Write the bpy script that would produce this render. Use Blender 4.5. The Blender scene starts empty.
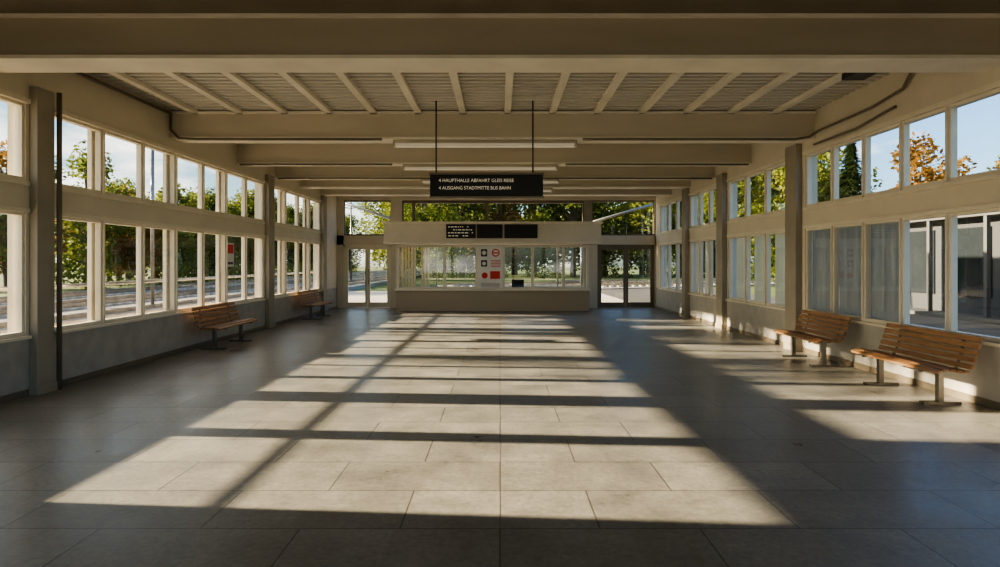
import bpy, bmesh, math, random
from mathutils import Vector, Matrix
random.seed(7)
scene = bpy.context.scene
COL = scene.collection

# ------------------------------------------------------------------ materials
def new_mat(name):
    m = bpy.data.materials.new(name); m.use_nodes = True
    nt = m.node_tree
    for n in list(nt.nodes): nt.nodes.remove(n)
    out = nt.nodes.new('ShaderNodeOutputMaterial')
    return m, nt, out

def pmat(name, c1, c2=None, scale=3.0, rough=0.6, metal=0.0, bump=0.0, bscale=40, spec=0.5, stretch=(1,1,1), detail=5):
    m, nt, out = new_mat(name)
    b = nt.nodes.new('ShaderNodeBsdfPrincipled')
    b.inputs['Roughness'].default_value = rough
    b.inputs['Metallic'].default_value = metal
    b.inputs['Specular IOR Level'].default_value = spec
    tc = nt.nodes.new('ShaderNodeTexCoord')
    mp = nt.nodes.new('ShaderNodeMapping'); mp.inputs['Scale'].default_value = stretch
    nt.links.new(tc.outputs['Object'], mp.inputs[0])
    if c2 is None: c2 = tuple(x*0.82 for x in c1)
    n = nt.nodes.new('ShaderNodeTexNoise'); n.inputs['Scale'].default_value = scale; n.inputs['Detail'].default_value = detail
    nt.links.new(mp.outputs[0], n.inputs['Vector'])
    r = nt.nodes.new('ShaderNodeValToRGB')
    r.color_ramp.elements[0].position = 0.3; r.color_ramp.elements[1].position = 0.7
    r.color_ramp.elements[0].color = (*c2, 1); r.color_ramp.elements[1].color = (*c1, 1)
    nt.links.new(n.outputs['Fac'], r.inputs[0]); nt.links.new(r.outputs[0], b.inputs['Base Color'])
    if bump > 0:
        n2 = nt.nodes.new('ShaderNodeTexNoise'); n2.inputs['Scale'].default_value = bscale
        nt.links.new(mp.outputs[0], n2.inputs['Vector'])
        bp = nt.nodes.new('ShaderNodeBump'); bp.inputs['Strength'].default_value = bump; bp.inputs['Distance'].default_value = 0.02
        nt.links.new(n2.outputs['Fac'], bp.inputs['Height']); nt.links.new(bp.outputs[0], b.inputs['Normal'])
    nt.links.new(b.outputs[0], out.inputs[0])
    return m

def emat(name, color, strength):
    m, nt, out = new_mat(name)
    b = nt.nodes.new('ShaderNodeBsdfPrincipled')
    b.inputs['Base Color'].default_value = (*color, 1)
    b.inputs['Emission Color'].default_value = (*color, 1)
    b.inputs['Emission Strength'].default_value = strength
    nt.links.new(b.outputs[0], out.inputs[0]); return m

def glass_mat(name, tint=(0.93,0.96,0.94), refl=0.09):
    m, nt, out = new_mat(name)
    t = nt.nodes.new('ShaderNodeBsdfTransparent'); t.inputs[0].default_value = (*tint, 1)
    g = nt.nodes.new('ShaderNodeBsdfGlossy'); g.inputs['Roughness'].default_value = 0.02
    lw = nt.nodes.new('ShaderNodeLayerWeight'); lw.inputs['Blend'].default_value = 0.25
    mr = nt.nodes.new('ShaderNodeMath'); mr.operation = 'MULTIPLY_ADD'
    mr.inputs[1].default_value = 0.35; mr.inputs[2].default_value = refl*0.6
    nt.links.new(lw.outputs['Facing'], mr.inputs[0])
    mx = nt.nodes.new('ShaderNodeMixShader')
    nt.links.new(mr.outputs[0], mx.inputs[0]); nt.links.new(t.outputs[0], mx.inputs[1]); nt.links.new(g.outputs[0], mx.inputs[2])
    nt.links.new(mx.outputs[0], out.inputs[0]); return m

def cloth_mat(name, col, transl=0.4, transp=0.0):
    m, nt, out = new_mat(name)
    tc = nt.nodes.new('ShaderNodeTexCoord')
    w = nt.nodes.new('ShaderNodeTexWave'); w.bands_direction = 'Y'; w.inputs['Scale'].default_value = 3.0; w.inputs['Distortion'].default_value = 1.0
    nt.links.new(tc.outputs['Object'], w.inputs['Vector'])
    r = nt.nodes.new('ShaderNodeValToRGB')
    r.color_ramp.elements[0].color = (*[c*0.94 for c in col], 1); r.color_ramp.elements[1].color = (*col, 1)
    nt.links.new(w.outputs['Fac'], r.inputs[0])
    d = nt.nodes.new('ShaderNodeBsdfDiffuse'); t = nt.nodes.new('ShaderNodeBsdfTranslucent')
    nt.links.new(r.outputs[0], d.inputs[0]); nt.links.new(r.outputs[0], t.inputs[0])
    mx = nt.nodes.new('ShaderNodeMixShader'); mx.inputs[0].default_value = transl
    nt.links.new(d.outputs[0], mx.inputs[1]); nt.links.new(t.outputs[0], mx.inputs[2])
    tr = nt.nodes.new('ShaderNodeBsdfTransparent')
    m2 = nt.nodes.new('ShaderNodeMixShader'); m2.inputs[0].default_value = transp
    nt.links.new(mx.outputs[0], m2.inputs[1]); nt.links.new(tr.outputs[0], m2.inputs[2])
    nt.links.new(m2.outputs[0], out.inputs[0]); return m

def leaf_mat(name, c1, c2):
    m, nt, out = new_mat(name)
    tc = nt.nodes.new('ShaderNodeTexCoord'); oi = nt.nodes.new('ShaderNodeObjectInfo')
    n = nt.nodes.new('ShaderNodeTexNoise'); n.inputs['Scale'].default_value = 0.8; n.inputs['Detail'].default_value = 6
    nt.links.new(tc.outputs['Object'], n.inputs['Vector'])
    ad = nt.nodes.new('ShaderNodeMath'); ad.operation = 'MULTIPLY_ADD'; ad.inputs[1].default_value = 0.45
    nt.links.new(oi.outputs['Random'], ad.inputs[0]); 
    sb = nt.nodes.new('ShaderNodeMath'); sb.operation = 'SUBTRACT'; sb.inputs[1].default_value = 0.22
    nt.links.new(n.outputs['Fac'], sb.inputs[0]); nt.links.new(sb.outputs[0], ad.inputs[2])
    r = nt.nodes.new('ShaderNodeValToRGB')
    r.color_ramp.elements[0].position = 0.25; r.color_ramp.elements[1].position = 0.75
    r.color_ramp.elements[0].color = (*c1, 1); r.color_ramp.elements[1].color = (*c2, 1)
    nt.links.new(ad.outputs[0], r.inputs[0])
    d = nt.nodes.new('ShaderNodeBsdfDiffuse'); t = nt.nodes.new('ShaderNodeBsdfTranslucent')
    nt.links.new(r.outputs[0], d.inputs[0]); nt.links.new(r.outputs[0], t.inputs[0])
    mx = nt.nodes.new('ShaderNodeMixShader'); mx.inputs[0].default_value = 0.45
    nt.links.new(d.outputs[0], mx.inputs[1]); nt.links.new(t.outputs[0], mx.inputs[2])
    nt.links.new(mx.outputs[0], out.inputs[0]); return m

M_wall = pmat('cream_paint', (0.66,0.59,0.47), (0.60,0.535,0.425), 2.0, 0.55, bump=0.05)
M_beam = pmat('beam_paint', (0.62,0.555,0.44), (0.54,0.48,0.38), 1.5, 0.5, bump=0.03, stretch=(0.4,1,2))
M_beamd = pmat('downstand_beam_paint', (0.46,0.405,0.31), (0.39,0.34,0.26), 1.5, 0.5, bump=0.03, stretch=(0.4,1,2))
M_frame = pmat('frame_enamel', (0.74,0.67,0.54), (0.68,0.61,0.49), 4, 0.4)
M_deck = pmat('steel_deck', (0.60,0.575,0.515), (0.52,0.495,0.44), 2, 0.5, stretch=(0.5,4,1))
M_rib = pmat('rib_paint', (0.83,0.77,0.65), None, 2, 0.5)
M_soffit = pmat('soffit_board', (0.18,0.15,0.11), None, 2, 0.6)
M_plinth = pmat('plinth_concrete', (0.42,0.395,0.35), (0.34,0.32,0.28), 5, 0.7, bump=0.1)
M_col = pmat('column_paint', (0.34,0.30,0.235), (0.27,0.235,0.185), 2, 0.5)
M_dark = pmat('dark_metal', (0.05,0.045,0.04), None, 5, 0.4, 0.3)
M_joint = pmat('joint_filler', (0.15,0.14,0.12), None, 5, 0.6)
M_steel = pmat('steel', (0.26,0.25,0.235), (0.18,0.175,0.165), 8, 0.35, 0.85)
M_pipe = pmat('pipe_paint', (0.17,0.14,0.10), None, 8, 0.4)
M_wood = pmat('bench_wood', (0.42,0.23,0.105), (0.21,0.10,0.042), 6, 0.42, stretch=(10,0.8,10), detail=8)
M_kbase = pmat('counter_terrazzo', (0.50,0.41,0.295), (0.26,0.20,0.135), 45, 0.5)
M_black = pmat('display_black', (0.010,0.010,0.011), None, 3, 0.35, spec=0.3)
M_white = pmat('poster_white', (0.75,0.73,0.69), None, 2, 0.5)
M_red = pmat('poster_red', (0.6,0.03,0.02), None, 2, 0.5)
M_ink = pmat('poster_ink', (0.03,0.03,0.03), None, 2, 0.5)
M_text = emat('text_white', (0.8,0.72,0.55), 0.10)
M_lamp = emat('lamp_diffuser', (0.80,0.73,0.60), 0.04)
M_lampbox = pmat('lamp_housing', (0.50,0.45,0.36), None, 2, 0.4)
M_glass = glass_mat('window_glass')
M_glassd = glass_mat('door_glass', (0.88,0.90,0.87), 0.15)
M_curt = cloth_mat('grey_curtain', (0.34,0.33,0.295), 0.25, 0.05)
M_cream = cloth_mat('cream_panel', (0.84,0.71,0.45), 0.5, 0.08)
M_doorf = pmat('door_frame', (0.18,0.14,0.095), None, 3, 0.4)
M_asph = pmat('asphalt', (0.10,0.097,0.088), (0.065,0.062,0.055), 0.8, 0.85, bump=0.2)
M_pave = pmat('paving', (0.55,0.50,0.42), (0.44,0.40,0.33), 0.6, 0.8)
M_grass = pmat('grass', (0.13,0.17,0.04), (0.07,0.10,0.025), 0.5, 0.9, bump=0.4, bscale=15)
M_ballast = pmat('ballast', (0.32,0.295,0.26), (0.13,0.12,0.105), 7, 0.9, bump=0.6, bscale=12)
M_sleeper = pmat('sleeper', (0.40,0.37,0.32), None, 4, 0.8)
M_rail = pmat('rail_steel', (0.55,0.52,0.48), (0.3,0.25,0.2), 3, 0.25, 0.9)
M_bark = pmat('bark', (0.10,0.075,0.05), (0.05,0.037,0.025), 8, 0.9)
M_leafg = leaf_mat('leaf_green', (0.05,0.08,0.018), (0.20,0.22,0.048))
M_leafy = leaf_mat('leaf_autumn', (0.19,0.105,0.03), (0.28,0.19,0.06))
M_leafc = leaf_mat('needle_green', (0.02,0.045,0.015), (0.05,0.09,0.025))
M_annex = pmat('annex_wall', (0.05,0.054,0.058), None, 1, 0.7)
M_annexl = pmat('annex_fascia', (0.09,0.09,0.087), None, 1, 0.7)
M_annexg = pmat('annex_glass', (0.02,0.025,0.03), None, 1, 0.08)

def floor_mat():
    m, nt, out = new_mat('floor_stone_tile'); N = nt.nodes.new; L = nt.links.new
    b = N('ShaderNodeBsdfPrincipled')
    tc = N('ShaderNodeTexCoord')
    br = N('ShaderNodeTexBrick'); br.inputs['Scale'].default_value = 1.0
    br.inputs['Brick Width'].default_value = 1.2; br.inputs['Row Height'].default_value = 0.6
    br.inputs['Mortar Size'].default_value = 0.006; br.inputs['Mortar Smooth'].default_value = 0.2
    br.inputs['Color1'].default_value = (0.80,0.80,0.80,1); br.inputs['Color2'].default_value = (1,1,1,1)
    br.inputs['Mortar'].default_value = (0.36,0.36,0.36,1)
    L(tc.outputs['Object'], br.inputs['Vector'])
    n = N('ShaderNodeTexNoise'); n.inputs['Scale'].default_value = 1.6; n.inputs['Detail'].default_value = 9; n.inputs['Roughness'].default_value = 0.7
    L(tc.outputs['Object'], n.inputs['Vector'])
    r = N('ShaderNodeValToRGB')
    r.color_ramp.elements[0].position = 0.3; r.color_ramp.elements[1].position = 0.72
    r.color_ramp.elements[0].color = (0.175,0.166,0.148,1); r.color_ramp.elements[1].color = (0.37,0.353,0.315,1)
    L(n.outputs['Fac'], r.inputs[0])
    mu = N('ShaderNodeMixRGB'); mu.blend_type = 'MULTIPLY'; mu.inputs[0].default_value = 1
    L(r.outputs[0], mu.inputs[1]); L(br.outputs['Color'], mu.inputs[2])
    n2 = N('ShaderNodeTexNoise'); n2.inputs['Scale'].default_value = 22; n2.inputs['Detail'].default_value = 6; n2.inputs['Roughness'].default_value=.8
    L(tc.outputs['Object'], n2.inputs['Vector'])
    r2 = N('ShaderNodeValToRGB'); r2.color_ramp.elements[0].position=.35; r2.color_ramp.elements[1].position=.65
    r2.color_ramp.elements[0].color=(.72,.72,.72,1); r2.color_ramp.elements[1].color=(1.1,1.1,1.1,1)
    L(n2.outputs['Fac'], r2.inputs[0])
    mu2 = N('ShaderNodeMixRGB'); mu2.blend_type='MULTIPLY'; mu2.inputs[0].default_value=1
    L(mu.outputs[0], mu2.inputs[1]); L(r2.outputs[0], mu2.inputs[2])
    L(mu2.outputs[0], b.inputs['Base Color'])
    rr = N('ShaderNodeMapRange'); rr.inputs[1].default_value=.3; rr.inputs[2].default_value=.7
    rr.inputs[3].default_value=.26; rr.inputs[4].default_value=.44
    L(n.outputs['Fac'], rr.inputs[0]); L(rr.outputs[0], b.inputs['Roughness'])
    bp = N('ShaderNodeBump'); bp.inputs['Strength'].default_value=.25; bp.inputs['Distance'].default_value=.004
    L(br.outputs['Fac'], bp.inputs['Height']); bp.invert = True
    L(bp.outputs[0], b.inputs['Normal'])
    L(b.outputs[0], out.inputs[0]); return m
M_floor = floor_mat()

# ------------------------------------------------------------------ mesh builder
class MB:
    def __init__(s, name, parent=None):
        s.name=name; s.v=[]; s.f=[]; s.mi=[]; s.mats=[]; s.parent=parent; s.sm=[]
    def m(s, mat):
        if mat not in s.mats: s.mats.append(mat)
        return s.mats.index(mat)
    def box(s, x0,x1,y0,y1,z0,z1, mat):
        if x0>x1:x0,x1=x1,x0
        if y0>y1:y0,y1=y1,y0
        if z0>z1:z0,z1=z1,z0
        b=len(s.v)
        s.v += [(x0,y0,z0),(x1,y0,z0),(x1,y1,z0),(x0,y1,z0),(x0,y0,z1),(x1,y0,z1),(x1,y1,z1),(x0,y1,z1)]
        k=s.m(mat)
        for f in [(3,2,1,0),(4,5,6,7),(0,1,5,4),(1,2,6,5),(2,3,7,6),(3,0,4,7)]:
            s.f.append(tuple(b+i for i in f)); s.mi.append(k); s.sm.append(False)
        return s
    def quad(s, pts, mat):
        b=len(s.v); s.v += [tuple(p) for p in pts]; s.f.append(tuple(range(b,b+len(pts)))); s.mi.append(s.m(mat)); s.sm.append(False)
    def tube(s, pts, r, mat, seg=8, radii=None):
        k=s.m(mat); rings=[]
        pts=[Vector(p) for p in pts]
        for i,p in enumerate(pts):
            if i==0: d=pts[1]-p
            elif i==len(pts)-1: d=p-pts[-2]
            else: d=(pts[i+1]-p).normalized()+(p-pts[i-1]).normalized()
            d.normalize()
            up=Vector((0,0,1)) if abs(d.z)<.9 else Vector((1,0,0))
            a=d.cross(up).normalized(); c=d.cross(a).normalized()
            rr=radii[i] if radii else r
            b=len(s.v)
            for j in range(seg):
                t=2*math.pi*j/seg
                s.v.append(tuple(p+a*math.cos(t)*rr+c*math.sin(t)*rr))
            rings.append(b)
        for i in range(len(rings)-1):
            for j in range(seg):
                s.f.append((rings[i]+j,rings[i]+(j+1)%seg,rings[i+1]+(j+1)%seg,rings[i+1]+j)); s.mi.append(k); s.sm.append(True)
        s.f.append(tuple(rings[0]+j for j in range(seg))); s.mi.append(k); s.sm.append(False)
        s.f.append(tuple(rings[-1]+j for j in range(seg))); s.mi.append(k); s.sm.append(False)
        return s
    def obj(s, bevel=0, loc=None):
        me=bpy.data.meshes.new(s.name); me.from_pydata(s.v,[],s.f)
        for mt in s.mats: me.materials.append(mt)
        me.polygons.foreach_set('material_index', s.mi)
        me.polygons.foreach_set('use_smooth', s.sm)
        me.update()
        if len(s.f)<3000:
            bm=bmesh.new(); bm.from_mesh(me); bmesh.ops.recalc_face_normals(bm, faces=bm.faces); bm.to_mesh(me); bm.free()
        o=bpy.data.objects.new(s.name, me); COL.objects.link(o)
        if s.parent: o.parent=s.parent
        if loc: o.location=loc
        if bevel:
            md=o.modifiers.new('bevel','BEVEL'); md.width=bevel; md.segments=2; md.limit_method='ANGLE'
        return o

WL=-5.65; WR=5.40; YB=20.8; YF=-4.0; ZC=4.20
T=0.22
SILL=0.72; LT=2.19; UB=2.56; UT=3.49

# ------------------------------------------------------------------ floor / ceiling
MB('floor').box(WL-T,WR+T,YF-T,YB+T,-0.15,0,M_floor).obj()
mb=MB('floor_joint_trim'); mb.box(-0.003,0.003,YF,YB-1.3,0.0,0.001,M_joint); mb.obj()

mb=MB('ceiling')
y=YF; prof=[]; p=0.16
while y<YB:
    prof += [(y,ZC),(y+p*.45,ZC),(y+p*.55,ZC+.03),(y+p*.95,ZC+.03)]; y+=p
k=mb.m(M_deck); b=len(mb.v)
for (yy,zz) in prof: mb.v += [(WL,yy,zz),(WR,yy,zz)]
for i in range(len(prof)-1):
    mb.f.append((b+2*i,b+2*i+1,b+2*i+3,b+2*i+2)); mb.mi.append(k); mb.sm.append(False)
mb.box(WL-T,WR+T,YF-T,YB+T,ZC+.04,ZC+.3,M_deck)
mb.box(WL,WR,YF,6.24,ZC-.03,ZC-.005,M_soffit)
o=mb.obj()
mb=MB('ceiling_joists')
x=0.13-0.765*7
while x<WR-0.05:
    if x>WL+.1: mb.box(x-.055,x+.055,6.66,YB-.02,ZC-.06,ZC,M_rib)
    x+=.765
mb.obj()
BEAMS=[(-1.0,-.6),(2.4,2.8),(6.25,6.65),(10.3,10.62),(12.9,13.2),(15.1,15.4),(17.0,17.3),(18.9,19.2)]
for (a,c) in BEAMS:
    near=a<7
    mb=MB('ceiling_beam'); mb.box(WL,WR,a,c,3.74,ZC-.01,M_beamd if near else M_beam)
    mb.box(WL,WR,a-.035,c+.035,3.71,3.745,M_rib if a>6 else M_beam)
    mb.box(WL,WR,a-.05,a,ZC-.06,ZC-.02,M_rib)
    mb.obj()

# ------------------------------------------------------------------ side walls
left_bays=[(4.15,7.15,[(4.15,5.74),(5.95,7.15)],0,[(6.0,7.15)]),(7.6,14.35,None,7,None),(14.85,18.85,None,4,None)]
right_bays=[(3.9,10.62,None,8,None),(11.25,14.2,None,3,None),(14.75,17.05,None,3,None),(17.5,20.2,None,3,None)]
def side(side_name, X, sgn, bays, winstart, shadow_fins=()):
    o0=X; o1=X+sgn*T
    mb=MB('wall_'+side_name)
    mb.box(o0,o1,YF,YB,0,SILL,M_plinth)
    mb.box(o0,o1,YF,YB,LT,UB,M_wall)
    mb.box(o0,o1,YF,YB,UT,ZC+.04,M_wall)
    prev=YF
    for bay in bays:
        a,c=bay[0],bay[1]
        mb.box(o0,o1,prev,a,SILL,LT,M_wall)
        a2=bay[4][0][0] if bay[4] else a
        mb.box(o0,o1,prev,a2,UB,UT,M_wall)
        prev=c
    mb.box(o0,o1,prev,YB,SILL,LT,M_wall); mb.box(o0,o1,prev,YB,UB,UT,M_wall)
    for (yy,h) in shadow_fins:  # added outer strips, there only to thicken shadow bars on the floor
        for (z0,z1) in ((SILL,LT),(UB,UT)): mb.box(X+sgn*.12,X+sgn*.18,yy-h,yy+h,z0,z1,M_frame)
    mb.obj()
    n=winstart
    for bay in bays:
        a,c=bay[0],bay[1]
        g_=.012
        if bay[2]: lo=bay[2]
        else:
            k=bay[3]; w=(c-a)/k; lo=[(a+i*w+g_*(i>0),a+(i+1)*w-g_*(i<k-1)) for i in range(k)]
        up=bay[4] or lo
        for (z0,z1,eds) in ((SILL,LT,lo),(UB,UT,up)):
            mb=MB('window_%d'%n); n+=1
            f0=X+sgn*.02; f1=X+sgn*.10; g=X+sgn*.06
            fw=.036
            last=eds[0][0]
            for (p0,p1) in eds:
                if p0-last>.001: mb.box(X-sgn*.008,f1,last,p0,z0,z1,M_frame)
                last=p1
                mb.box(f0,f1,p0,p0+fw,z0,z1,M_frame); mb.box(f0,f1,p1-fw,p1,z0,z1,M_frame)
                mb.box(f0,f1,p0+fw,p1-fw,z0,z0+fw+.015,M_frame); mb.box(f0,f1,p0+fw,p1-fw,z1-fw,z1,M_frame)
                mb.quad([(g,p0+fw,z0+fw),(g,p1-fw,z0+fw),(g,p1-fw,z1-fw),(g,p0+fw,z1-fw)],M_glass)
            mb.obj()
    mb=MB('trim_%s'%side_name)
    for bay in bays:
        a,c=bay[0],bay[1]; a2=bay[4][0][0] if bay[4] else a
        mb.box(X-sgn*.05,X,a-.03,c+.03,SILL-.035,SILL,M_frame)
        mb.box(X-sgn*.03,X,a-.03,c+.03,LT,LT+.05,M_frame)
        mb.box(X-sgn*.03,X,a2-.03,c+.03,UB-.05,UB,M_frame)
        mb.box(X-sgn*.04,X,a2-.03,c+.03,UT,UT+.06,M_frame)
    mb.obj()
    mb=MB('baseboard_'+side_name); mb.box(X-sgn*.015,X,YF,YB-.02,0,.08,M_pipe); mb.obj()
    return n
w=(14.35-7.6)/7
n=side('left',WL,-1,left_bays,1,[(7.6+w,.09),(7.6+3*w,.12),(7.6+5*w,.12),(15.85,.13),(17.85,.13)])
n=side('right',WR,1,right_bays,n)

def column(X,sgn,y0,y1,d=.1):
    mb=MB('wall_column'); mb.box(X-sgn*d,X,y0,y1,0,3.71,M_col)
    mb.box(X-sgn*(d+.02),X,y0-.02,y1+.02,0,.12,M_col)
    mb.obj(.006)
for a,c in ((7.2,7.48),(14.42,14.78),(18.9,19.25)): column(WL,-1,a,c)
for a,c in ((10.72,11.12),(14.27,14.66),(17.1,17.44)): column(WR,1,a,c,.12)
MB('drain_pipe').tube([(WL+.12,7.53,0),(WL+.12,7.53,3.72)],.03,M_pipe).obj()

# ------------------------------------------------------------------ wall front (behind camera), glazed
mb=MB('wall_front')
mb.box(WL,WR,YF-T,YF,0,.3,M_plinth); mb.box(WL,WR,YF-T,YF,3.9,ZC+.04,M_wall)
for i in range(6):
    x=WL+(WR-WL)*i/5; mb.box(max(WL,x-.08),min(WR,x+.08),YF-T,YF,.3,3.9,M_wall)
mb.obj()

# ------------------------------------------------------------------ back wall
mb=MB('wall_back')
KL,KR=-3.40,2.92
mb.box(WL,WR,YB,YB+T,2.2,2.52,M_wall)
mb.box(WL,WR,YB,YB+T,3.74,ZC+.04,M_wall)
mb.box(WL,-5.42,YB,YB+T,0,3.74,M_wall); mb.box(5.36,WR,YB,YB+T,0,3.74,M_wall)
mb.box(-3.78,KL,YB,YB+T,0,3.74,M_wall); mb.box(KR,3.38,YB,YB+T,0,2.2,M_wall)
mb.box(KR+.0,3.20,YB,YB+T,2.2,3.74,M_col)
mb.box(KL,KR,YB,YB+T,0,.7,M_plinth)
mb.obj()
def grid_window(name,xs,z0,z1,Y,mat=M_frame,glass=M_glass,fw=.05,dep=.08):
    mb=MB(name)
    for i,x in enumerate(xs):
        mb.box(max(xs[0],x-fw/2),min(xs[-1],x+fw/2),Y,Y+dep,z0,z1,mat)
    mb.box(xs[0],xs[-1],Y+.001,Y+dep-.001,z0,z0+fw,mat); mb.box(xs[0],xs[-1],Y+.001,Y+dep-.001,z1-fw,z1,mat)
    mb.quad([(xs[0],Y+dep/2,z0),(xs[-1],Y+dep/2,z0),(xs[-1],Y+dep/2,z1),(xs[0],Y+dep/2,z1)],glass)
    return mb.obj()
grid_window('window_%d'%n,[-5.42,-3.78],2.52,3.74,YB+.05,M_doorf); n+=1
grid_window('window_%d'%n,[KL,-3.0,-.45,KR],2.52,3.74,YB+.05,M_doorf,fw=.1); n+=1
grid_window('window_%d'%n,[3.20,5.36],2.52,3.74,YB+.05,M_doorf); n+=1
grid_window('window_%d'%n,[KL,-2.2,0,2.0,KR],.7,2.2,YB+.05,M_frame); n+=1

def double_door(name,x0,x1,mat):
    e=bpy.data.objects.new(name,None); COL.objects.link(e); e.location=((x0+x1)/2,YB+.06,0)
    def ch(nm): 
        return MB(nm)
    def fin(mb,bev=0):
        o=mb.obj(bev); o.parent=e; o.matrix_parent_inverse=Matrix.Translation(-Vector(e.location)); return o
    xm=(x0+x1)/2
    mb=ch('door_jamb'); mb.box(x0,x0+.06,YB+.02,YB+.12,0,2.2,mat); mb.box(x1-.06,x1,YB+.02,YB+.12,0,2.2,mat); mb.box(x0,x1,YB+.02,YB+.12,2.13,2.2,mat); fin(mb)
    for i,(a,c) in enumerate(((x0+.06,xm-.005),(xm+.005,x1-.06))):
        mb=ch('door_leaf_%d'%(i+1)); s=.08
        mb.box(a,a+s,YB+.04,YB+.09,.01,2.13,mat); mb.box(c-s,c,YB+.04,YB+.09,.01,2.13,mat)
        mb.box(a+s,c-s,YB+.04,YB+.09,.01,.2,mat); mb.box(a+s,c-s,YB+.04,YB+.09,2.04,2.13,mat)
        mb.quad([(a+s,YB+.065,.2),(c-s,YB+.065,.2),(c-s,YB+.065,2.04),(a+s,YB+.065,2.04)],M_glassd)
        hx=(c-.04) if i==0 else (a+.04)
        mb.tube([(hx,YB+.04,.85),(hx,YB-.02,.85),(hx,YB-.02,1.35),(hx,YB+.04,1.35)],.014,M_steel)
        fin(mb)
double_door('door_1',-5.42,-3.78,M_frame)
double_door('door_2',3.38,5.36,M_doorf)

# ------------------------------------------------------------------ ticket kiosk
KY=19.6
e=bpy.data.objects.new('ticket_kiosk',None); COL.objects.link(e)
def kid(mb,bev=0):
    o=mb.obj(bev); o.parent=e; return o
mb=MB('counter_base'); mb.box(KL,KR,KY,KY+.15,0,.66,M_kbase); mb.box(KL,KL+.12,KY+.15,YB-.02,0,.66,M_kbase); mb.box(KR-.12,KR,KY+.15,YB-.02,0,.66,M_kbase); kid(mb)
mb=MB('counter_ledge'); mb.box(KL-.04,KR+.04,KY-.1,KY+.18,.66,.71,M_frame); kid(mb,.008)
mb=MB('kiosk_glazing')
kx=[KL+.05,-1.82,-.76,.12,1.07,2.08,KR-.05]
for x in kx: mb.box(x-.045,x+.045,KY+.03,KY+.12,.71,2.16,M_frame)
mb.box(KL+.05,KR-.05,KY+.035,KY+.115,.71,.77,M_frame); mb.box(KL+.05,KR-.05,KY+.035,KY+.115,2.08,2.16,M_frame)
mb.quad([(KL+.05,KY+.075,.75),(KR-.05,KY+.075,.75),(KR-.05,KY+.075,2.12),(KL+.05,KY+.075,2.12)],M_glassd)
for x in (KL+.05,KR-.05):
    mb.quad([(x,KY+.12,.7),(x,YB-.02,.7),(x,YB-.02,2.16),(x,KY+.12,2.16)],M_glassd)
kid(mb)
mb=MB('fascia'); mb.box(-3.72,3.25,KY-.35,KY+.35,2.18,2.86,M_wall); mb.box(-3.76,3.29,KY-.39,KY+.39,2.82,2.90,M_frame); mb.box(-3.74,3.27,KY-.37,KY-.35,2.18,2.24,M_frame); kid(mb,.01)
mb=MB('kiosk_roof'); mb.box(KL,KR,KY+.35,YB-.02,2.2,2.3,M_wall); kid(mb)
mb=MB('kiosk_blinds')
for (a,c) in ((KL+.15,-2.75),(-2.6,-2.2)):
    kk=int((c-a)/.1)
    for i in range(kk):
        x=a+i*.1; mb.quad([(x,KY+.22,.72),(x+.07,KY+.25,.72),(x+.07,KY+.25,2.12),(x,KY+.22,2.12)],M_cream)
kid(mb)
mb=MB('inner_desk'); mb.box(KL+.3,KR-.3,KY+.4,KY+.8,.68,.72,M_doorf); mb.box(.4,.8,KY+.5,KY+.54,.72,1.02,M_black); mb.box(.57,.63,KY+.5,KY+.56,.66,.8,M_black); kid(mb)
def sign_board(name,x0,x1,z0,z1,Y,rows,cols,parent=None,size=None):
    mb=MB(name); mb.box(x0,x1,Y-.05,Y,z0,z1,M_black)
    rh=(z1-z0)/(rows+.6)
    for r in range(rows):
        zc=z1-(r+.8)*rh; x=x0+.06
        while x<x1-.08:
            w=random.uniform(.03,.12)
            if x+w>x1-.05: break
            if random.random()<.8: mb.box(x,x+w,Y-.052,Y-.05,zc-rh*.12,zc+rh*.12,M_text)
            x+=w+.03
    o=mb.obj()
    if parent: o.parent=parent
    return o
sign_board('departure_display',-1.72,-.78,2.36,2.80,KY-.36,4,1,e)
sign_board('clock_display',-.74,.08,2.36,2.80,KY-.36,0,1,e)
sign_board('arrival_display',.14,1.2,2.36,2.80,KY-.36,0,1,e)
mb=MB('notice_poster'); x0,x1=-.74,.10; Y=KY+.02
mb.box(x0,x1,Y-.02,Y,.74,2.14,M_white)
def disc(mb,cx,cz,r,Y,mat,seg=20): mb.quad([(cx+r*math.cos(2*math.pi*i/seg),Y,cz+r*math.sin(2*math.pi*i/seg)) for i in range(seg)],mat)
mb.box(-.62,-.42,Y-.022,Y-.02,1.78,2.02,M_ink); disc(mb,-.52,1.9,.07,Y-.024,M_white)
disc(mb,-.14,1.9,.13,Y-.023,M_red); disc(mb,-.14,1.9,.09,Y-.025,M_white); mb.box(-.22,-.06,Y-.027,Y-.026,1.88,1.92,M_red)
mb.box(-.62,-.42,Y-.022,Y-.02,1.45,1.66,M_ink); disc(mb,-.52,1.55,.06,Y-.024,M_white)
for i in range(5): mb.box(-.3,.02,Y-.022,Y-.02,1.64-.05*i,1.66-.05*i,M_red)
disc(mb,-.50,1.16,.1,Y-.023,M_red)
mb.box(-.32,0,Y-.022,Y-.02,1.05,1.3,M_red)
for i in range(4): mb.box(-.62,0,Y-.022,Y-.02,.9-.04*i,.912-.04*i,M_ink)
kid(mb)

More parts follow.
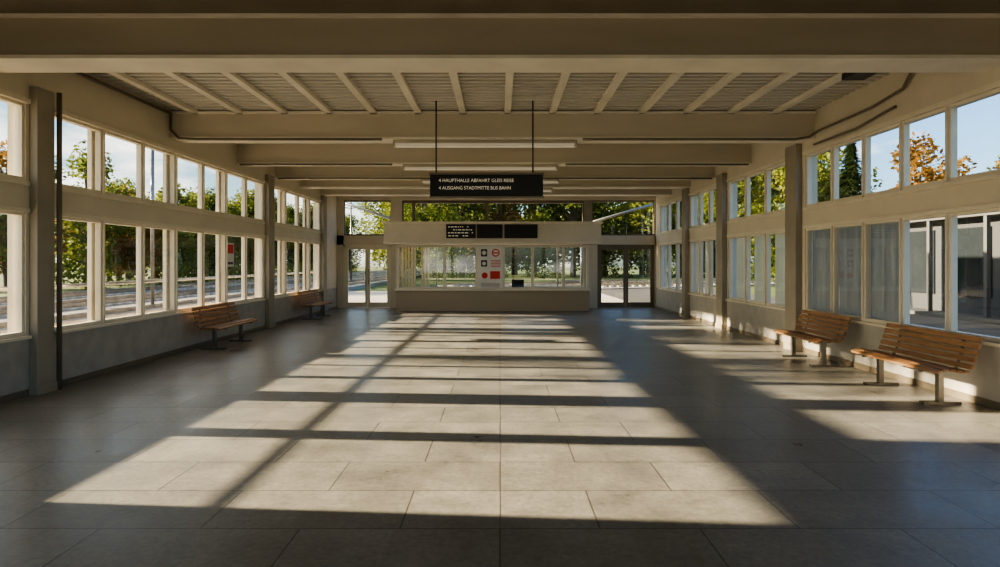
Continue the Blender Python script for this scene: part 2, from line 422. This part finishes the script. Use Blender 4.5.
# ------------------------------------------------------------------ hanging sign
e2=bpy.data.objects.new('hanging_departure_sign',None); COL.objects.link(e2)
mb=MB('sign_case'); SX0,SX1,SY=-1.12,.69,9.6
mb.box(SX0,SX1,SY,SY+.16,2.64,3.02,M_black); mb.box(SX0-.015,SX1+.015,SY-.015,SY+.175,3.0,3.03,M_doorf); mb.box(SX0-.015,SX1+.015,SY-.015,SY+.175,2.625,2.65,M_doorf)
o=mb.obj(); o.parent=e2
mb=MB('hanger_rods')
for x in (-1.03,.53): mb.tube([(x,SY+.08,3.02),(x,SY+.08,4.2)],.013,M_dark)
o=mb.obj(); o.parent=e2
for i,(t,z,ww) in enumerate((("4 HAUPTHALLE ABFAHRT GLEIS REISE",2.88,1.2),("4 AUSGANG STADTMITTE BUS BAHN",2.76,1.15))):
    cu=bpy.data.curves.new('sign_text_%d'%(i+1),'FONT'); cu.body=t; cu.size=.075; cu.extrude=.001
    cu.materials.append(M_text)
    o=bpy.data.objects.new('sign_text_%d'%(i+1),cu); COL.objects.link(o); o.location=(SX0+.14,SY-.004,z); o.rotation_euler=(math.pi/2,0,0); o.parent=e2
    bpy.context.view_layer.update()
    w=o.dimensions.x; o.scale=(ww/w if w>0 else 1,1,1)

# ------------------------------------------------------------------ batten lamps
def batten(x0,x1,Y,z):
    mb=MB('fluorescent_batten_lamp'); mb.box(x0,x1,Y-.09,Y+.09,z+.05,z+.1,M_lampbox)
    mb.box(x0+.02,x1-.02,Y-.075,Y+.075,z,z+.05,M_lamp)
    mb.box(x0,x0+.04,Y-.09,Y+.09,z-.005,z+.06,M_lampbox); mb.box(x1-.04,x1,Y-.09,Y+.09,z-.005,z+.06,M_lampbox)
    mb.obj(.005)
batten(-1.85,1.33,10.45,3.605); batten(-2.1,1.25,13.05,3.605); batten(-2.0,1.5,15.25,3.605); batten(-2.0,1.5,17.15,3.605)
def pipe(pts,r=.025,name='conduit_pipe',mat=M_pipe): MB(name).tube(pts,r,mat).obj()
pipe([(WL+.05,10.2,4.1),(WL+.05,10.2,3.85),(WL+.2,10.18,3.7),(WL+.5,10.17,3.68),(-2.0,10.17,3.68)],.022)
pipe([(1.4,10.17,3.68),(WR-.4,10.17,3.68),(WR-.15,10.17,3.72),(WR-.06,10.05,3.8),(WR-.06,8.6,3.82),(WR-.06,7.95,3.9),(WR-.06,7.8,4.05),(WR-.06,7.6,4.1)],.022)
pipe([(WR-.06,10.2,3.6),(WR-.06,9.0,3.6),(WR-.06,8.5,3.66),(WR-.06,8.1,3.7)],.02)
pipe([(WL+.06,6.7,4.1),(WL+.06,10.2,4.12)],.025)
pipe([(WL+.1,12.8,3.68),(-2.3,12.8,3.68)],.02); pipe([(1.4,12.8,3.68),(WR-.1,12.8,3.68)],.02)
pipe([(WL+.1,15.0,3.69),(WR-.1,15.0,3.69)],.02)
MB('emergency_lamp').box(4.55,4.85,7.6,8.0,4.02,4.11,M_dark).obj(.01)

# ------------------------------------------------------------------ benches
def bench(y0,y1,xback,sgn):
    L=y1-y0; e=bpy.data.objects.new('slatted_bench',None); COL.objects.link(e)
    e.location=(xback,(y0+y1)/2,0); e.rotation_euler=(0,0,0 if sgn>0 else math.pi)
    prof=[(.50,.405,-.35),(.425,.425,0.0),(.35,.418,.08),(.275,.408,.12),(.20,.405,.1)]
    back=[(.135,.455,1.25),(.110,.53,1.28),(.085,.605,1.30),(.060,.68,1.32),(.035,.75,1.32)]
    mb=MB('slats')
    for (x,z,a) in prof+back:
        w,t=.029,.014
        c,s_=math.cos(a),math.sin(a)
        if a>1: dx,dz=-math.cos(a),math.sin(a)
        else: dx,dz=c,s_
        nx,nz=-dz,dx
        b=len(mb.v); k=mb.m(M_wood)
        for yy in (-L/2,L/2):
            for (u,v) in ((-w,-t),(w,-t),(w,t),(-w,t)):
                mb.v.append((x+dx*u+nx*v,yy,z+dz*u+nz*v))
        for f in ((0,1,2,3),(7,6,5,4),(0,4,5,1),(1,5,6,2),(2,6,7,3),(3,7,4,0)):
            mb.f.append(tuple(b+i for i in f)); mb.mi.append(k); mb.sm.append(False)
    o=mb.obj(.005); o.parent=e
    for i,yy in enumerate((-L*.33,L*.33)):
        mb=MB('leg_frame_%d'%(i+1))
        mb.tube([(.53,yy,.375),(.42,yy,.395),(.2,yy,.375),(.12,yy,.40),(.09,yy,.47),(.06,yy,.56),(.02,yy,.75)],.017,M_steel)
        mb.box(.27,.33,yy-.03,yy+.03,.03,.385,M_steel)
        mb.box(.08,.50,yy-.04,yy+.04,0,.03,M_steel)
        o=mb.obj(); o.parent=e
    mb=MB('tie_rail'); mb.box(.285,.315,-L*.33,L*.33,.34,.37,M_steel); o=mb.obj(); o.parent=e
bench(10.7,12.4,WL+.12,1); bench(16.3,18.1,WL+.12,1)
bench(6.5,8.1,WR-.14,-1); bench(8.95,10.4,WR-.14,-1)

def curtain(x,y0,y1,z0,z1,mat,name):
    mb=MB(name); k=mb.m(mat); nseg=int((y1-y0)/.02); b=len(mb.v)
    for i in range(nseg+1):
        yy=y0+(y1-y0)*i/nseg; xx=x+.0025*math.sin(yy*2*math.pi/.16)
        mb.v += [(xx,yy,z0),(xx,yy,z1)]
    for i in range(nseg): mb.f.append((b+2*i,b+2*i+2,b+2*i+3,b+2*i+1)); mb.mi.append(k); mb.sm.append(True)
    mb.obj()
w=(10.62-3.9)/8
for i in (5,6,7):
    a=3.9+i*w; curtain(WR+.12,a+.02,a+w-.02,SILL+.02,LT-.02,M_curt,'grey_curtain')
for (a,c,kk) in ((11.25,14.2,3),(14.75,17.05,3)):  # cream panels imitate the left windows' reflection in these panes
    for i in range(kk):
        w=(c-a)/kk; curtain(WR+.12,a+i*w+.03,a+i*w+w*.8,SILL+.02,LT-.02,M_cream,'cream_panel')

mb=MB('window_notice'); X=WL-.05
mb.box(X,X+.004,12.5,12.85,1.5,2.0,M_white); mb.box(X+.004,X+.006,12.53,12.82,1.78,1.97,M_red); mb.box(X+.004,X+.006,12.56,12.8,1.55,1.6,M_ink); mb.obj()

# ------------------------------------------------------------------ exterior
G=-.18
mb=MB('ground_lawn'); mb.box(-160,160,-60,220,G-.3,G,M_grass); mb.obj()
mb=MB('station_path'); mb.box(WR+T,13.9,-10,60,G,G+.03,M_asph); mb.box(-9.2,WR+T,YB+T,36,G,G+.04,M_pave); mb.box(-9.2,WL-T,-10,YB+T,G,G+.05,M_pave)
mb.box(-9.2,WR+T,-24,YF-T,G,G+.05,M_pave); mb.obj()
def track(name,x0,x1,centres,y0,y1):
    mb=MB(name)
    mb.box(x0,x1,y0,y1,G,G+.08,M_ballast)
    for cx in centres:
        for s in (-.72,.72):
            mb.box(cx+s-.035,cx+s+.035,y0,y1,G+.14,G+.28,M_rail)
        y=y0
        while y<min(y1,110): mb.box(cx-1.25,cx+1.25,y,y+.25,G+.06,G+.15,M_sleeper); y+=.65
    return mb.obj()
track('railway_track',-24.6,-9.6,(-11.6,-16.2,-20.8),-20,150)
o=track('railway_track',-5,5,(-2.4,2.4),-6,60); o.location=(3,42,0.01); o.rotation_euler=(0,0,math.radians(-62))
mb=MB('platform_edge'); mb.box(-9.6,-9.2,-20,110,G,G+.25,M_sleeper); mb.obj()
mb=MB('guard_rail')
mb.tube([(-6.2,4,1.26),(-6.2,20,1.26)],.028,M_steel)
y=4.0
while y<=20: mb.tube([(-6.2,y,G+.05),(-6.2,y,1.26)],.02,M_steel); y+=3.2
mb.obj()

def leaves(mb,centers,n,size,mat):
    k=mb.m(mat)
    for i in range(n):
        cx,cy,cz,r=random.choice(centers)
        d=Vector((random.gauss(0,1),random.gauss(0,1),random.gauss(0,1))).normalized()*r*(random.random()**.4)
        p=Vector((cx,cy,cz))+d
        a=Vector((random.gauss(0,1),random.gauss(0,1),random.gauss(0,.6))).normalized()
        c=a.cross(Vector((random.gauss(0,1),random.gauss(0,1),random.gauss(0,1)))).normalized()
        s=size*random.uniform(.6,1.3)
        b=len(mb.v)
        mb.v += [tuple(p-a*s*.5),tuple(p+c*s*.3),tuple(p+a*s*.5),tuple(p-c*s*.3)]
        mb.f.append((b,b+1,b+2,b+3)); mb.mi.append(k); mb.sm.append(False)
def tree_mesh(name,h,r,mat,n=5000,size=.32,low=.15,nb=26):
    mb=MB(name)
    mb.tube([(0,0,0),(.1,0,h*.3),(0,.1,h*.6),(0,0,h*.9)],.2,M_bark,8,[.24,.18,.12,.03])
    cs=[]
    for i in range(nb):
        t=random.uniform(low,.93); rr=r*math.sin(math.pi*min(1,(t-low+.12)/(1.05-low)))**.7
        an=random.uniform(0,2*math.pi); q=rr*random.uniform(.25,.85)
        c=(q*math.cos(an),q*math.sin(an),h*t); cs.append((*c,r*random.uniform(.25,.42)))
        mb.tube([(0,0,h*t*.7),(c[0]*.6,c[1]*.6,h*t*.9),c],.04,M_bark,5,[.07,.05,.02])
    leaves(mb,cs,n,size,mat)
    return mb.obj()
def conifer_mesh(name,h,r):
    mb=MB(name); mb.tube([(0,0,0),(0,0,h*.5),(0,0,h)],.15,M_bark,8,[.18,.1,.02]); k=mb.m(M_leafc)
    for i in range(5500):
        t=random.random()**.8; z=h*(.08+.92*t); tier=(z*1.6)%1.0
        rr=r*(1-t)*(1.15-.55*tier)+.05
        an=random.uniform(0,2*math.pi); q=rr*random.random()**.5
        p=Vector((q*math.cos(an),q*math.sin(an),z-.35*q)); o=Vector((math.cos(an),math.sin(an),-.35)).normalized()
        c=o.cross(Vector((0,0,1))).normalized(); s=.34
        b=len(mb.v); mb.v += [tuple(p-o*s*.5),tuple(p+c*s*.2),tuple(p+o*s*.7),tuple(p-c*s*.2)]
        mb.f.append((b,b+1,b+2,b+3)); mb.mi.append(k); mb.sm.append(False)
    return mb.obj()
protoG=[tree_mesh('broadleaf_tree',9.5,3.4,M_leafg),tree_mesh('broadleaf_tree',8.2,3.0,M_leafg),tree_mesh('broadleaf_tree',10.5,3.8,M_leafg,5600)]
protoA=[tree_mesh('autumn_tree',7.6,2.6,M_leafy,3500),tree_mesh('autumn_tree',8.5,3.0,M_leafy,3800)]
protoC=[conifer_mesh('conifer_tree',9.6,2.6)]
used=set()
def place(protos,x,y,s=1.0,rot=None):
    p=random.choice(protos)
    if p.name in used:
        o=bpy.data.objects.new(p.name.split('.')[0],p.data); COL.objects.link(o)
    else: o=p; used.add(p.name)
    o.location=(x,y,G-.05); o.rotation_euler=(0,0,random.uniform(0,6.28) if rot is None else rot); o.scale=(s,s,s*random.uniform(.92,1.08))
y=36
while y<120:
    place(protoG if random.random()<.85 else protoA,-30-random.uniform(-2,2)-max(0,(50-y))*.1,y,random.uniform(.85,1.1)); y+=3.3
y=48
while y<120:
    place(protoG,-38-random.uniform(-2,2),y,random.uniform(1.0,1.25)); y+=5
x=-21.5
while x<-9:
    place(protoG,x,52+random.uniform(-2,3),random.uniform(1.0,1.15)) if x<-24.6 or x>-9.2 else None
    x+=3.0
x=-9
while x<46:
    place(protoG if random.random()<.85 else protoA,x,72+random.uniform(-2,3),random.uniform(1.4,1.7)); x+=4.4
x=-28
while x<50:   # wooded rise where the line curves away
    place(protoG,x,(152 if x<-8 else 84)+random.uniform(-2,3),random.uniform(2.6,3.0) if x<-8 else random.uniform(1.8,2.1)); x+=6
place(protoC,23.4,40,1.06); place(protoC,27,46,.95)
for (x,y,s) in ((22.8,33,1.0),(25,38,.85),(27,31,1.0),(26.0,34.5,.95)): place(protoA,x,y,s)
for (x,y,s) in ((30,48,.85),(20,42,.95),(24,52,1.0),(17,44,1.0),(33,42,.8),(30,36,.85)): place(protoG,x,y,s)
for (x,y,s) in ((-7.6,46,.8),(-6.6,52,.95),(-7.2,59,1.1),(-7,66,1.3)): place(protoG,x,y,s)
protoT=[tree_mesh('sun_blocker_tree',11.5,2.6,M_leafc,1500,.34,low=.72,nb=14)]  # added out of view; high crowns block sun through upper left windows
for (x,y) in ((-26.5,11.9),(-26,15.5),(-26.5,19.3),(-26,22.8)): place(protoT,x,y,1.09)
def hedge(name,x0,x1,y0,y1,h,n,mat):
    mb=MB(name); cs=[]
    for i in range(60): cs.append((random.uniform(x0,x1),random.uniform(y0,y1),random.uniform(.1,h*.6),h*.42))
    leaves(mb,cs,n,.28,mat); o=mb.obj(); o.location=(0,0,G); return o
hedge('hedge',-27.5,-26,34,110,2.2,9000,M_leafg); hedge('hedge',-7,46,66,68,2.4,8000,M_leafg)
for (x,y) in ((-13.9,24),(-13.9,38),(-13.9,56)):
    mb=MB('track_mast'); mb.tube([(x,y,G+.08),(x,y,7.5)],.07,M_steel); mb.tube([(x,y,6.6),(x+2.2,y,6.9)],.04,M_steel); mb.tube([(x,y,6.6),(x-2.2,y,6.9)],.04,M_steel); mb.obj()
mb=MB('annex_building')
ax0,ax1,ay0,ay1=14.5,19,6,29
mb.box(ax0+.6,ax1,ay0,ay1,G,3.0,M_annex); mb.box(ax0,ax1+.2,ay0-.3,ay1+.3,3.0,3.5,M_annexl)
y=ay0+.4
while y<ay1-2:
    mb.box(ax0+.55,ax0+.6,y,y+1.9,.5,2.7,M_annexg); mb.box(ax0+.5,ax0+.6,y+1.9,y+2.0,G,3.0,M_annexl); mb.box(ax0+.02,ax0+.14,y+1.9,y+2.02,G,3.0,M_annexl); y+=2.4
mb.box(ax0-.4,ax0+.6,ay0,ay1,G,G+.12,M_annexl)
mb.obj()
mb=MB('platform_canopy')
for (xa,za,xb,zb) in ((-6.2,3.95,-3.3,2.95),(6.0,3.85,3.1,3.0)):
    mb.tube([(xa,YB+2,za),(xb,YB+2,zb)],.05,M_steel)
    mb.tube([(xb,YB+2,G+.04),(xb,YB+2,zb)],.05,M_steel)
    mb.tube([(xa,YB+2,G+.04),(xa,YB+2,za)],.05,M_steel)
mb.obj()

# ------------------------------------------------------------------ light
sd=Vector((1,-.07,-.29)).normalized()
L=bpy.data.lights.new('sun','SUN'); L.energy=12.0; L.angle=math.radians(.75); L.color=(1.0,.81,.56)
o=bpy.data.objects.new('sun',L); COL.objects.link(o); o.rotation_euler=sd.to_track_quat('-Z','Y').to_euler(); o.location=(-30,5,15)
w=bpy.data.worlds.new('world'); scene.world=w; w.use_nodes=True; nt=w.node_tree
for n_ in list(nt.nodes): nt.nodes.remove(n_)
out=nt.nodes.new('ShaderNodeOutputWorld'); bg=nt.nodes.new('ShaderNodeBackground')
sky=nt.nodes.new('ShaderNodeTexSky'); sky.sky_type='NISHITA'; sky.sun_disc=False; sky.sun_elevation=math.radians(17); sky.sun_rotation=math.radians(-84); sky.air_density=1.0; sky.dust_density=1.2
tc=nt.nodes.new('ShaderNodeTexCoord'); mp=nt.nodes.new('ShaderNodeMapping'); mp.inputs['Scale'].default_value=(1,1,2.4)
nt.links.new(tc.outputs['Generated'],mp.inputs[0])
ns=nt.nodes.new('ShaderNodeTexNoise'); ns.inputs['Scale'].default_value=6.0; ns.inputs['Detail'].default_value=7; ns.inputs['Roughness'].default_value=.55
nt.links.new(mp.outputs[0],ns.inputs['Vector'])
sx=nt.nodes.new('ShaderNodeSeparateXYZ'); nt.links.new(tc.outputs['Generated'],sx.inputs[0])
ma=nt.nodes.new('ShaderNodeMath'); ma.operation='MULTIPLY_ADD'; ma.inputs[1].default_value=-.12; nt.links.new(sx.outputs['X'],ma.inputs[0]); nt.links.new(ns.outputs['Fac'],ma.inputs[2])
cr=nt.nodes.new('ShaderNodeValToRGB'); cr.color_ramp.elements[0].position=.50; cr.color_ramp.elements[1].position=.68
nt.links.new(ma.outputs[0],cr.inputs[0])
bl=nt.nodes.new('ShaderNodeMapRange'); bl.inputs[1].default_value=-.6; bl.inputs[2].default_value=.6
nt.links.new(sx.outputs['X'],bl.inputs[0])
tint=nt.nodes.new('ShaderNodeMixRGB'); tint.inputs[1].default_value=(.19,.23,.26,1); tint.inputs[2].default_value=(.29,.38,.50,1)
nt.links.new(bl.outputs[0],tint.inputs[0])
mb_=nt.nodes.new('ShaderNodeMixRGB'); mb_.blend_type='MULTIPLY'; mb_.inputs[0].default_value=1
nt.links.new(sky.outputs[0],mb_.inputs[1]); nt.links.new(tint.outputs[0],mb_.inputs[2])
mx=nt.nodes.new('ShaderNodeMixRGB'); mx.inputs[2].default_value=(3.2,3.05,2.75,1)
nt.links.new(cr.outputs[0],mx.inputs[0]); nt.links.new(mb_.outputs[0],mx.inputs[1])
nt.links.new(mx.outputs[0],bg.inputs[0]); bg.inputs[1].default_value=.34
nt.links.new(bg.outputs[0],out.inputs[0])

scene.view_settings.view_transform='AgX'
try: scene.view_settings.look='AgX - Medium High Contrast'
except Exception as ex: print(ex)
scene.view_settings.exposure=1.62

cam=bpy.data.cameras.new('camera'); cam.lens=21.6; cam.sensor_width=36; cam.shift_y=-.0215; cam.clip_end=500
o=bpy.data.objects.new('camera',cam); COL.objects.link(o); o.location=(0,0,1.6); o.rotation_euler=(math.pi/2,0,0)
scene.camera=o
